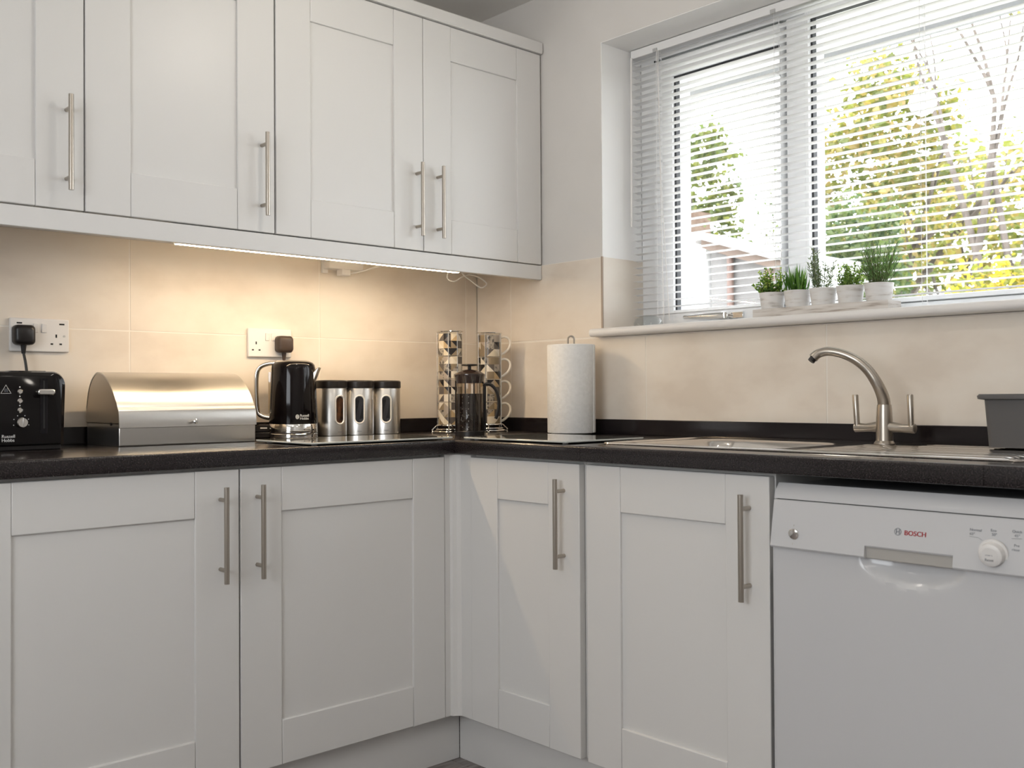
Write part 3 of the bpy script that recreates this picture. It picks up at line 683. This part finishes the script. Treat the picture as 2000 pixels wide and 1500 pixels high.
hp_ = smooth_pts([(.045, 0, .150), (.050, 0, .157), (.066, 0, .155), (.082, 0, .138), (.090, 0, .110), (.090, 0, .085), (.084, 0, .060), (.080, 0, .050)], 5)
MB().tube(hp_, .0052, 8).cyl((.047, 0, .012), (.047, 0, .158), .0042, 8).build('handle', M['blackm'], t, smooth=True)

# ------------------------------------------------------------------ paper towel
rx, ry = -.115, -.580
t = thing('towel_holder', (rx, ry, Z1), 'steel paper towel holder with looped top', 'holder'); off = (rx, ry, Z1)
MB().lathe([(.062, 0), (.063, .002), (.062, .005), (.005, .0055)], (rx, ry, Z1), 36).build('base', M['steel'], t, off, smooth=True)
lp_ = [(rx-R2.x*.0095, ry-R2.y*.0095, Z1+.0055), (rx-R2.x*.0095, ry-R2.y*.0095, Z1+.295)]
lp_ += [(rx+R2.x*.0095*math.cos(a), ry+R2.y*.0095*math.cos(a), Z1+.295+.010*math.sin(a)) for a in [PI*(1-i/8) for i in range(1, 8)]]
lp_ += [(rx+R2.x*.0095, ry+R2.y*.0095, Z1+.295), (rx+R2.x*.0095, ry+R2.y*.0095, Z1+.0055)]
MB().tube(lp_, .0028, 8).build('wire_loop', M['nickel'], t, off, smooth=True)
pr_ = MB(); r_ = .0745
rings = []
for rr_, z in ((.020, .006), (r_-.001, .006), (r_, .008), (r_, .2755), (r_-.002, .2775), (.020, .2775)):
    rings.append([(rr_*math.cos(2*PI*j/64), rr_*math.sin(2*PI*j/64), z) for j in range(64)])
pr_.ring_strip(rings, cap=False, closed=True)
rollt = thing('paper_roll', (rx, ry, Z1), 'white paper towel roll standing in the corner beside the sink', 'paper roll')
pr_.build('paper', M['paper'], rollt, smooth=True)
sh = math.atan2(-2.726-ry, -2.345-rx)+math.radians(64)
MB().prism([(r_*math.cos(sh+q*.03)+.0004*math.cos(sh), r_*math.sin(sh+q*.03)) for q in range(8)]+[((r_+.0016)*math.cos(sh+q*.03), (r_+.0016)*math.sin(sh+q*.03)) for q in range(7, -1, -1)], 2, .008, .2755).build('loose_sheet_edge', M['paper'], rollt)

# ------------------------------------------------------------------ sink and tap
t = thing('sink', (-.275, -1.545, Z1), 'stainless steel inset sink with drainer set in the worktop', 'sink'); off = (-.275, -1.545, Z1)
sx0, sx1, sy0, sy1 = -.500, -.050, -2.045, -1.048
NX, NY = 70, 150; vs = []; fs = []
def rbox(x, y, cx, cy, hx, hy, r):
    qx, qy = abs(x-cx)-hx+r, abs(y-cy)-hy+r
    return math.hypot(max(qx, 0), max(qy, 0))+min(max(qx, qy), 0)-r
def sst(a, b, x): u = min(1, max(0, (x-a)/(b-a))); return u*u*(3-2*u)
def sink_z(x, y):
    e = -rbox(x, y, -.275, -1.5465, .225, .4985, .03)
    z = Z1+.0012+.0045*sst(0, .008, e)-.0035*sst(.010, .022, e)
    bwl = rbox(x, y, -.285, -1.305, .170, .185, .06)
    z -= .006*sst(.022, 0.0, bwl)+.145*sst(.004, -.035, bwl)
    if y < -1.56 and e > .03:
        k_ = sst(-1.56, -1.60, y)*sst(.03, .045, e)
        if x < -.155 or y < -1.70: z += k_*.0036*math.cos((x+.275)*2*PI/.030)
    return z
for j in range(NY+1):
    for i in range(NX+1):
        x = sx0+(sx1-sx0)*i/NX; y = sy0+(sy1-sy0)*j/NY; vs.append((x, y, sink_z(x, y)))
for j in range(NY):
    for i in range(NX): a = j*(NX+1)+i; fs.append((a, a+1, a+NX+2, a+NX+1))
MB().add(vs, fs).build('basin', M['sink'], t, off, smooth=True, angle=70)
rim = rrect(sx0, sx1, sy0, sy1, .03, 6)
MB().tube([(x, y, Z1+.0022) for x, y in rim], .0026, 6, closed=True).build('rim', M['sink'], t, off, smooth=True)
MB().lathe([(.038, 0), (.036, .003), (.015, .002)], (-.285, -1.305, sink_z(-.285, -1.305)), 24).build('drain', M['chrome'], t, off, smooth=True)
tx, ty = -.130, -1.606; tz = sink_z(tx, ty)
t = thing('mixer_tap', (tx, ty, tz), 'brushed nickel mixer tap with curved spout and two levers', 'tap'); off = (tx, ty, tz)
MB().lathe([(.024, 0), (.024, .004), (.0195, .010), (.0190, .030), (.0185, .060), (.0170, .085), (.0160, .094)], (tx, ty, tz), 28).build('body', M['nickel'], t, off, smooth=True)
sp = smooth_pts([(-.130, -1.606, .998), (-.136, -1.606, 1.020), (-.150, -1.600, 1.050), (-.160, -1.583, 1.082), (-.172, -1.560, 1.106), (-.183, -1.530, 1.122), (-.195, -1.502, 1.1285), (-.206, -1.482, 1.124), (-.214, -1.472, 1.113)], 5)
nS = len(sp); MB().tube(sp, [.0150-.0045*min(1, i/(nS*.55))+.0012*max(0, (i/nS-.8)/.2) for i in range(nS)], 16).build('spout', M['nickel'], t, off, smooth=True)
MB().tube([(-.213, -1.4735, 1.114), (-.2185, -1.469, 1.1055)], [.0088, .0085], 12).build('aerator', M['blackm'], t, off, smooth=True, label='black spout tip')
for sg in (1, -1):
    MB().tube([(tx, ty+sg*.012, .951), (tx, ty+sg*.035, .949), (tx, ty+sg*.045, .948), (tx, ty+sg*.072, .948), (tx, ty+sg*.0735, .948)], [.013, .0105, .0095, .0115, .010], 18).build('side_arm', M['nickel'], t, off, smooth=True)
    MB().tube([(tx-.004, ty+sg*.066, .952), (tx-.010, ty+sg*.067, 1.024), (tx-.010, ty+sg*.067, 1.026)], [.0065, .0072, .006], 14).build('lever', M['nickel'], t, off, smooth=True)

# ------------------------------------------------------------------ grey tub on the drainer
ux0, ux1, uy0, uy1, uz = -.215, -.062, -2.03, -1.872, .9155
t = thing('plastic_tub', ((ux0+ux1)/2, (uy0+uy1)/2, uz), 'dark grey plastic tub standing on the sink drainer', 'tub'); off = t.location[:]
def R_(e, z): return [(x, y, z) for x, y in rrect(ux0-e, ux1+e*.3, uy0-e, uy1+e, .014, 5)]
MB().ring_strip([R_(0, uz), R_(.006, 1.014), R_(.006, 1.018), R_(.003, 1.018), R_(-.003, uz+.004)]).build('shell', M['grey'], t, off, smooth=True)
MB().ring_strip([R_(.006, 1.014), R_(.016, 1.016), R_(.017, 1.022), R_(.014, 1.026), R_(.004, 1.026), R_(.003, 1.016)], cap=False, closed=True).build('rim', M['grey'], t, off, smooth=True, angle=60)

# ------------------------------------------------------------------ things on the sill
SZ = 1.236
wash = noisy(mat('whitewashed_wood', (.6, .56, .52), .7), [(.34, .29, .25), (.60, .56, .52), (.68, .65, .62)], 16, (1, .7, 9), 5, pos=(.3, .6))
tag(MB().box(.036, .106, -1.535, -1.138, SZ, 1.2635).build('planter_tray', wash, None, (.07, -1.33, SZ), bevel=.0015), 'whitewashed wooden tray carrying five herb pots on the window sill', 'tray')
potm = noisy(mat('whitewashed_pot', (.7, .69, .67), .6), [(.50, .47, .44), (.70, .68, .66), (.74, .73, .72)], 22, (1, 1, 5), 4, pos=(.3, .55))
soil = mat('soil', (.02, .014, .01), .9)
def leafm(n_, c, tr=.35):
    m = mat(n_, c, .45); N = m.node_tree.nodes; L = m.node_tree.links; b_ = N['Principled BSDF']
    tl = N.new('ShaderNodeBsdfTranslucent'); tl.inputs[0].default_value = (c[0]*1.3, c[1]*1.4, c[2]*.8, 1)
    mx = N.new('ShaderNodeMixShader'); mx.inputs[0].default_value = tr
    L.new(b_.outputs[0], mx.inputs[1]); L.new(tl.outputs[0], mx.inputs[2]); L.new(mx.outputs[0], N['Material Output'].inputs[0]); return m
stemm = mat('stem', (.10, .12, .04), .7)
G1 = [leafm('leaf', (0.080, 0.189, 0.029)), leafm('leaf', (0.203, 0.362, 0.058)), leafm('leaf', (0.392, 0.493, 0.116))]
G2 = [leafm('leaf', (.07, .17, .03)), leafm('leaf', (.16, .30, .06)), leafm('leaf', (.10, .22, .04))]
G3 = [leafm('leaf', (0.145, 0.203, 0.116)), leafm('leaf', (0.246, 0.275, 0.189)), leafm('leaf', (0.116, 0.160, 0.087))]
G4 = [leafm('leaf', (0.217, 0.348, 0.072)), leafm('leaf', (0.348, 0.478, 0.131)), leafm('leaf', (0.145, 0.275, 0.058))]
G5 = [leafm('leaf', (0.145, 0.290, 0.087)), leafm('leaf', (0.290, 0.435, 0.189)), leafm('leaf', (0.087, 0.203, 0.058))]
def quad_leaf(m, p, d, L_, w, rnd):
    d = d.normalized(); s_ = d.cross(Vector((rnd.uniform(-1, 1), rnd.uniform(-1, 1), rnd.uniform(-1, 1)))).normalized()*w/2; nn = s_.cross(d).normalized()*w*.15
    m.add([p, p+d*L_*.5+s_-nn, p+d*L_, p+d*L_*.5-s_-nn, p+d*L_*.5+nn], [(0, 1, 4), (1, 2, 4), (2, 3, 4), (3, 0, 4)])
def herb(cy, kind, mats, label, seed, r=.037):
    cx = .071; z0 = 1.2635; t = thing('potted_herb', (cx, cy, z0), label, 'potted plant', 0, 'herb pots in the sill tray'); rnd = random.Random(seed)
    h = .046
    MB().lathe([(r*.80, 0), (r*.83, .001), (r, h), (r-.003, h), (r*.80-.003, .006)], n=32).build('pot', potm, t, smooth=True)
    MB().lathe([(r-.005, h-.008), (.001, h-.006)], n=20).build('soil', soil, t)
    st = MB(); lf = MB(); top = h-.007
    def seed_stem(): a = rnd.uniform(0, 2*PI); q = rnd.uniform(0, r*.75); return Vector((q*math.cos(a), q*math.sin(a), top)), a
    lim = lambda v: Vector((min(v.x, .050), max(-.056 if kind == 'wisp' else -.040, min(.040, v.y)), v.z)) if kind != 'box' else Vector((min(v.x, .05), max(-.028, min(.056, v.y)), v.z))
    if kind == 'box':
        for i in range(60):
            p, a = seed_stem(); tip = lim(p+Vector((math.cos(a)*rnd.uniform(.005, .03), math.sin(a)*rnd.uniform(.005, .045), rnd.uniform(.015, .075))))
            st.tube([p, (p+tip)/2+Vector((0, 0, .004)), tip], .0006, 4)
            for k_ in range(14):
                q = p.lerp(tip, rnd.uniform(.25, 1)); lf.cur = rnd.choice([0, 0, 1, 2] if q.z < .075 else [1, 2, 2, 0]); quad_leaf(lf, q, Vector((rnd.uniform(-1, 1), rnd.uniform(-1, 1), rnd.uniform(-.2, 1))), rnd.uniform(.006, .010), .006, rnd)
    elif kind == 'blade':
        for i in range(95):
            p, a = seed_stem(); L_ = rnd.uniform(.04, .082); d = Vector((math.cos(a)*rnd.uniform(0, .45), math.sin(a)*rnd.uniform(0, .22), 1)); lf.cur = rnd.randrange(3); quad_leaf(lf, p, d, L_, .006, rnd)
        for i in range(40):
            p, a = seed_stem(); lf.cur = rnd.randrange(3); quad_leaf(lf, p+Vector((0, 0, rnd.uniform(.005, .035))), Vector((math.cos(a), math.sin(a)*.4, .8)), .016, .006, rnd)
    elif kind == 'needle':
        for i in range(14):
            p, a = seed_stem(); H = rnd.uniform(.06, .118); tip = lim(p+Vector((math.cos(a)*rnd.uniform(0, .02), math.sin(a)*rnd.uniform(0, .03), H)))
            st.tube([p, tip], .0008, 4)
            for k_ in range(34):
                q = p.lerp(tip, .12+.88*k_/34); b_ = rnd.uniform(0, 2*PI); lf.cur = rnd.randrange(3); quad_leaf(lf, q, Vector((math.cos(b_), math.sin(b_), .7)), rnd.uniform(.009, .015), .0028, rnd)
    elif kind == 'small':
        for i in range(58):
            p, a = seed_stem(); tip = lim(p+Vector((math.cos(a)*rnd.uniform(0, .02), math.sin(a)*rnd.uniform(0, .025), rnd.uniform(.018, .072))))
            st.tube([p, tip], .0005, 4)
            for k_ in range(14):
                q = p.lerp(tip, rnd.uniform(.2, 1)); lf.cur = rnd.randrange(3); quad_leaf(lf, q, Vector((rnd.uniform(-1, 1), rnd.uniform(-1, 1), rnd.uniform(0, 1))), .0065, .0048, rnd)
    else:
        for i in range(120):
            p, a = seed_stem(); p *= .8; p.z = top; tip = lim(p+Vector((math.cos(a)*rnd.uniform(0, .04), math.sin(a)*rnd.uniform(0, .06), rnd.uniform(.04, .112))))
            st.tube([p, (p+tip)/2+Vector((0, 0, .004)), tip], .0005, 4)
            for k_ in range(11):
                q = p.lerp(tip, rnd.uniform(.2, 1)); lf.cur = rnd.randrange(3); quad_leaf(lf, q, tip-p+Vector((rnd.uniform(-1, 1), rnd.uniform(-1, 1), 0))*.04, rnd.uniform(.008, .014), .0016, rnd)
    st.build('stems', stemm, t); lf.build('foliage', mats, t)
herb(-1.180, 'box', G1, 'whitewashed pot with dark green small-leaved bushy herb, at the tray end', 1, .036)
herb(-1.258, 'blade', G2, 'whitewashed pot with bright green upright bladed herb', 2, .036)
herb(-1.336, 'needle', G3, 'whitewashed pot with grey-green needle-leaved rosemary', 3, .036)
herb(-1.414, 'small', G4, 'whitewashed pot with light green tiny-leaved herb', 4, .036)
herb(-1.493, 'wisp', G5, 'whitewashed pot with tall wispy feathery green herb', 5, .037)
dm = MB().lathe([(.046, 0), (.0455, .012), (.040, .024), (.028, .033), (.010, .0365), (.010, .0345), (.027, .0312), (.038, .0230), (.0435, .012), (.044, 0)], n=40)
tag(dm.build('glass_dome', thin_glass('clear_dome', (.93, .94, .94)), None, None, smooth=True), 'small clear dome lying at the tiled end of the window sill', 'dome')
bpy.data.objects['glass_dome'].location = (.045, -.757, SZ)

# ------------------------------------------------------------------ outside
og = MB().box(3.2, 40, -25, 40, -.6, -.3).build('ground', noisy(mat('lawn', (.08, .1, .035), .9), [(.06, .08, .025), (.11, .125, .05)], 2)); tag(og, kind='structure')
pa = MB().box(.345, 3.2, -25, 40, -.6, -.3).build('bounce_slab', noisy(mat('bounce_slab_pale', (.5, .48, .45), .9), [(.46, .44, .41), (.56, .54, .51)], 5)); tag(pa, kind='structure')  # unseen pale slab added to bounce daylight up onto the soffit
t = thing('eaves', (.5, -1.5, 2.14), 'white soffit and grey gutter of the eaves above the window', 'eaves'); off = (.5, -1.5, 2.14)
MB().box(.345, .62, -4.5, 1.0, 2.14, 2.20).build('soffit', mat('soffit_white', (.88, .88, .87), .6), t, off)
MB().box(.60, .63, -4.5, 1.0, 2.112, 2.1395).build('fascia', mat('fascia_grey', (.30, .31, .32), .5), t, off)
shed = thing('garden_shed', (6.0, 2.3, -.3), 'grey garden shed with a lean-to roof seen through the opening sash', 'shed'); off = (6.0, 2.3, -.3)
rend = noisy(mat('grey_render', (.2, .19, .18), .8), [(.115, .11, .105), (.15, .145, .14)], 3)
MB().prism([(2.60, -.3), (2.60, 2.30), (1.95, 2.09), (1.95, -.3)], 0, 5.0, 5.4).build('shed_wall', rend, shed, off)
MB().prism([(2.62, 2.40), (2.62, 2.46), (1.86, 2.20), (1.86, 2.14)], 0, 4.80, 5.45).build('shed_roof', mat('shed_roof', (.30, .29, .28), .8), shed, off)
MB().prism([(2.62, 2.32), (2.62, 2.40), (1.88, 2.145), (1.88, 2.065)], 0, 4.88, 4.99).build('bargeboard', mat('bargeboard', (.12, .085, .065), .7), shed, off)
MB().cyl((4.96, 2.37, -.3), (4.96, 2.37, 2.25), .030, 10).build('downpipe', mat('brown_pipe', (.12, .075, .06), .5), shed, off, smooth=True)
MB().box(4.94, 4.999, 1.95, 2.01, -.3, 2.09).build('corner_board', mat('brown_board', (.13, .085, .065), .6), shed, off)
house = thing('white_outbuilding', (6.2, 4.0, -.3), 'bright white rendered outbuilding beside the garden shed', 'building'); off = (6.2, 4.0, -.3)
MB().prism([(5.5, -.3), (5.5, 3.1), (2.66, 2.36), (2.66, -.3)], 0, 5.0, 7.7).build('white_wall', mat('white_render', (.85, .85, .84), .8), house, off)
MB().prism([(5.5, 3.1), (5.5, 3.20), (2.66, 2.45), (2.66, 2.36)], 0, 4.85, 7.8).build('outbuilding_roof', mat('pale_roof', (.5, .49, .48), .7), house, off)
far = thing('brick_house', (10.2, 7.4, -.3), 'pale house with a brown brick chimney behind the outbuilding', 'building'); off = (10.2, 7.4, -.3)
MB().box(9.3, 11.2, 6.3, 9.0, -.3, 3.05).build('rear_wall', mat('white_render', (.8, .8, .79), .8), far, off)
MB().box(9.7, 10.3, 6.45, 6.95, 3.05, 3.80).build('chimney', noisy(mat('old_brick', (.14, .09, .065), .9), [(.11, .07, .05), (.17, .12, .09)], 12), far, off)
fm = noisy(mat('fence_wood', (.19, .125, .075), .8), [(.15, .10, .06), (.23, .16, .10)], 6, (1, 1, .3))
fence = thing('garden_fence', (11.5, 2, -.3), 'brown close-board garden fence behind the bare tree', 'fence'); off = (11.5, 2, -.3)
yy = -1.5
while yy < 6.0:
    MB().box(11.5, 11.52, yy, yy+.145, -.3, 2.22).build('board', fm, fence, off); yy += .15
for yy in (-1.5, .4, 2.3, 4.2, 6.0): MB().box(11.52, 11.62, yy-.05, yy+.05, -.3, 2.28).build('post', fm, fence, off)
bark = noisy(mat('bark', (.06, .05, .04), .9), [(.055, .045, .036), (.12, .10, .085)], 9, (1, 1, .3))
def branch(m, p, d, L_, r, depth, rnd, tips, spread=.55, up=.15):
    pts = [p]; dd = d.normalized(); n_ = 4
    for i in range(n_):
        dd = (dd+Vector((rnd.uniform(-1, 1), rnd.uniform(-1, 1), rnd.uniform(-.6, 1)))*(.06 if depth > 2 else .12)).normalized(); pts.append(pts[-1]+dd*L_/n_)
    m.tube(pts, [r*(1-.35*i/n_) for i in range(n_+1)], 6 if depth > 1 else 4)
    tips.append(pts[-1]); tips.append(pts[2])
    if depth > 0:
        for k_ in range(rnd.choice([2, 3])):
            nd = (dd+Vector((rnd.uniform(-1, 1), rnd.uniform(-1, 1), rnd.uniform(-.3, .7)+up))*spread).normalized()
            branch(m, pts[rnd.choice([3, 4, 4])], nd, L_*rnd.uniform(.6, .8), r*.55, depth-1, rnd, tips, spread, up)
def tree(name, loc, label, seed, trunk_h, r, depth, leaves, lmats, lsize, spread=.55, scatter=.5, crown=None, cat='tree', trunks=1, lean=0):
    t = thing(name, loc, label, cat, 0, None); rnd = random.Random(seed); m = MB(); tips = []
    for k_ in range(trunks):
        q = Vector((0, (k_-.5)*.30, 0))*(trunks-1)
        branch(m, q, Vector((rnd.uniform(-.1, .1), rnd.uniform(-.1, .1)+lean+q.y*.3, 1)), trunk_h, r, depth, rnd, tips, spread)
    m.build('trunk', bark, t, smooth=True)
    lf = MB()
    if crown:
        cz, rx_, rz_ = crown; tips = []
        for i in range(70):
            v = Vector((rnd.gauss(0, 1), rnd.gauss(0, 1), rnd.gauss(0, 1))).normalized()*rnd.uniform(.2, 1)**.5
            tips.append(Vector((v.x*rx_*.9, v.y*rx_*.9, cz+v.z*rz_*.95)))
        scatter = rx_*.16
    for i in range(leaves):
        p = rnd.choice(tips)+Vector((rnd.gauss(0, 1), rnd.gauss(0, 1), rnd.gauss(0, 1)))*scatter
        lf.cur = rnd.randrange(len(lmats)); L_ = lsize*rnd.uniform(.6, 1.3)
        quad_leaf(lf, p, Vector((rnd.uniform(-1, 1), rnd.uniform(-1, 1), rnd.uniform(-1, .6))), L_, L_*.7, rnd)
    if leaves: lf.build('foliage', lmats, t)
    return t
LA = [leafm('tree_leaf', c, .45) for c in ((0.168, 0.175, 0.050), (0.259, 0.224, 0.073), (0.113, 0.134, 0.040), (0.302, 0.224, 0.095))]
LB = [leafm('tree_leaf', c, .45) for c in ((0.056, 0.095, 0.040), (0.102, 0.134, 0.056), (0.146, 0.175, 0.078))]
LC = [leafm('tree_leaf', c, .45) for c in ((0.472, 0.359, 0.035), (0.383, 0.302, 0.056), (0.180, 0.191, 0.046))]
GZ = -.3
tree('leafy_tree', (12.9, 5.1, GZ), 'tall yellow-green leafy tree beside the window mullion', 11, 2.4, .14, 2, 4200, LA, .15, crown=(4.7, 1.25, 2.5))
tree('evergreen_shrub', (9.6, 3.7, GZ), 'dark green dense shrub below the tall leafy tree', 12, 1.2, .06, 1, 2300, LB, .10, crown=(2.85, .72, 1.0), cat='shrub')
tree('bare_tree', (9.3, 1.82, GZ), 'bare grey tree with two forked trunks in front of the fence', 23, 2.9, .085, 4, 130, LA, .09, spread=.38, scatter=.2, trunks=2)
tree('sparse_tree', (19.5, 6.8, GZ), 'slender sparse tree far behind the fence', 31, 2.8, .09, 3, 700, LA, .12, spread=.5, scatter=.35)
tree('pale_tree', (28, 9.3, GZ), 'pale green rounded tree farthest behind the fence', 14, 3.0, .16, 2, 3600, LA, .30, crown=(5.6, 3.6, 3.3))
tree('conifer', (12.4, 8.2, GZ), 'olive green conifer behind the pale house', 15, 3.2, .12, 1, 1700, [LB[1], LA[0], LA[2]], .16, crown=(4.6, .75, 1.7), cat='tree')
tree('slender_tree', (9.0, 5.1, GZ), 'sparse slender tree behind the garden shed', 17, 2.0, .035, 2, 300, LB, .07, spread=.45, scatter=.2)
tree('yellow_bush', (7.9, 1.2, GZ), 'yellow flowering bush in front of the fence', 18, 1.0, .04, 1, 1500, LC, .09, crown=(2.25, .52, .5), cat='bush')
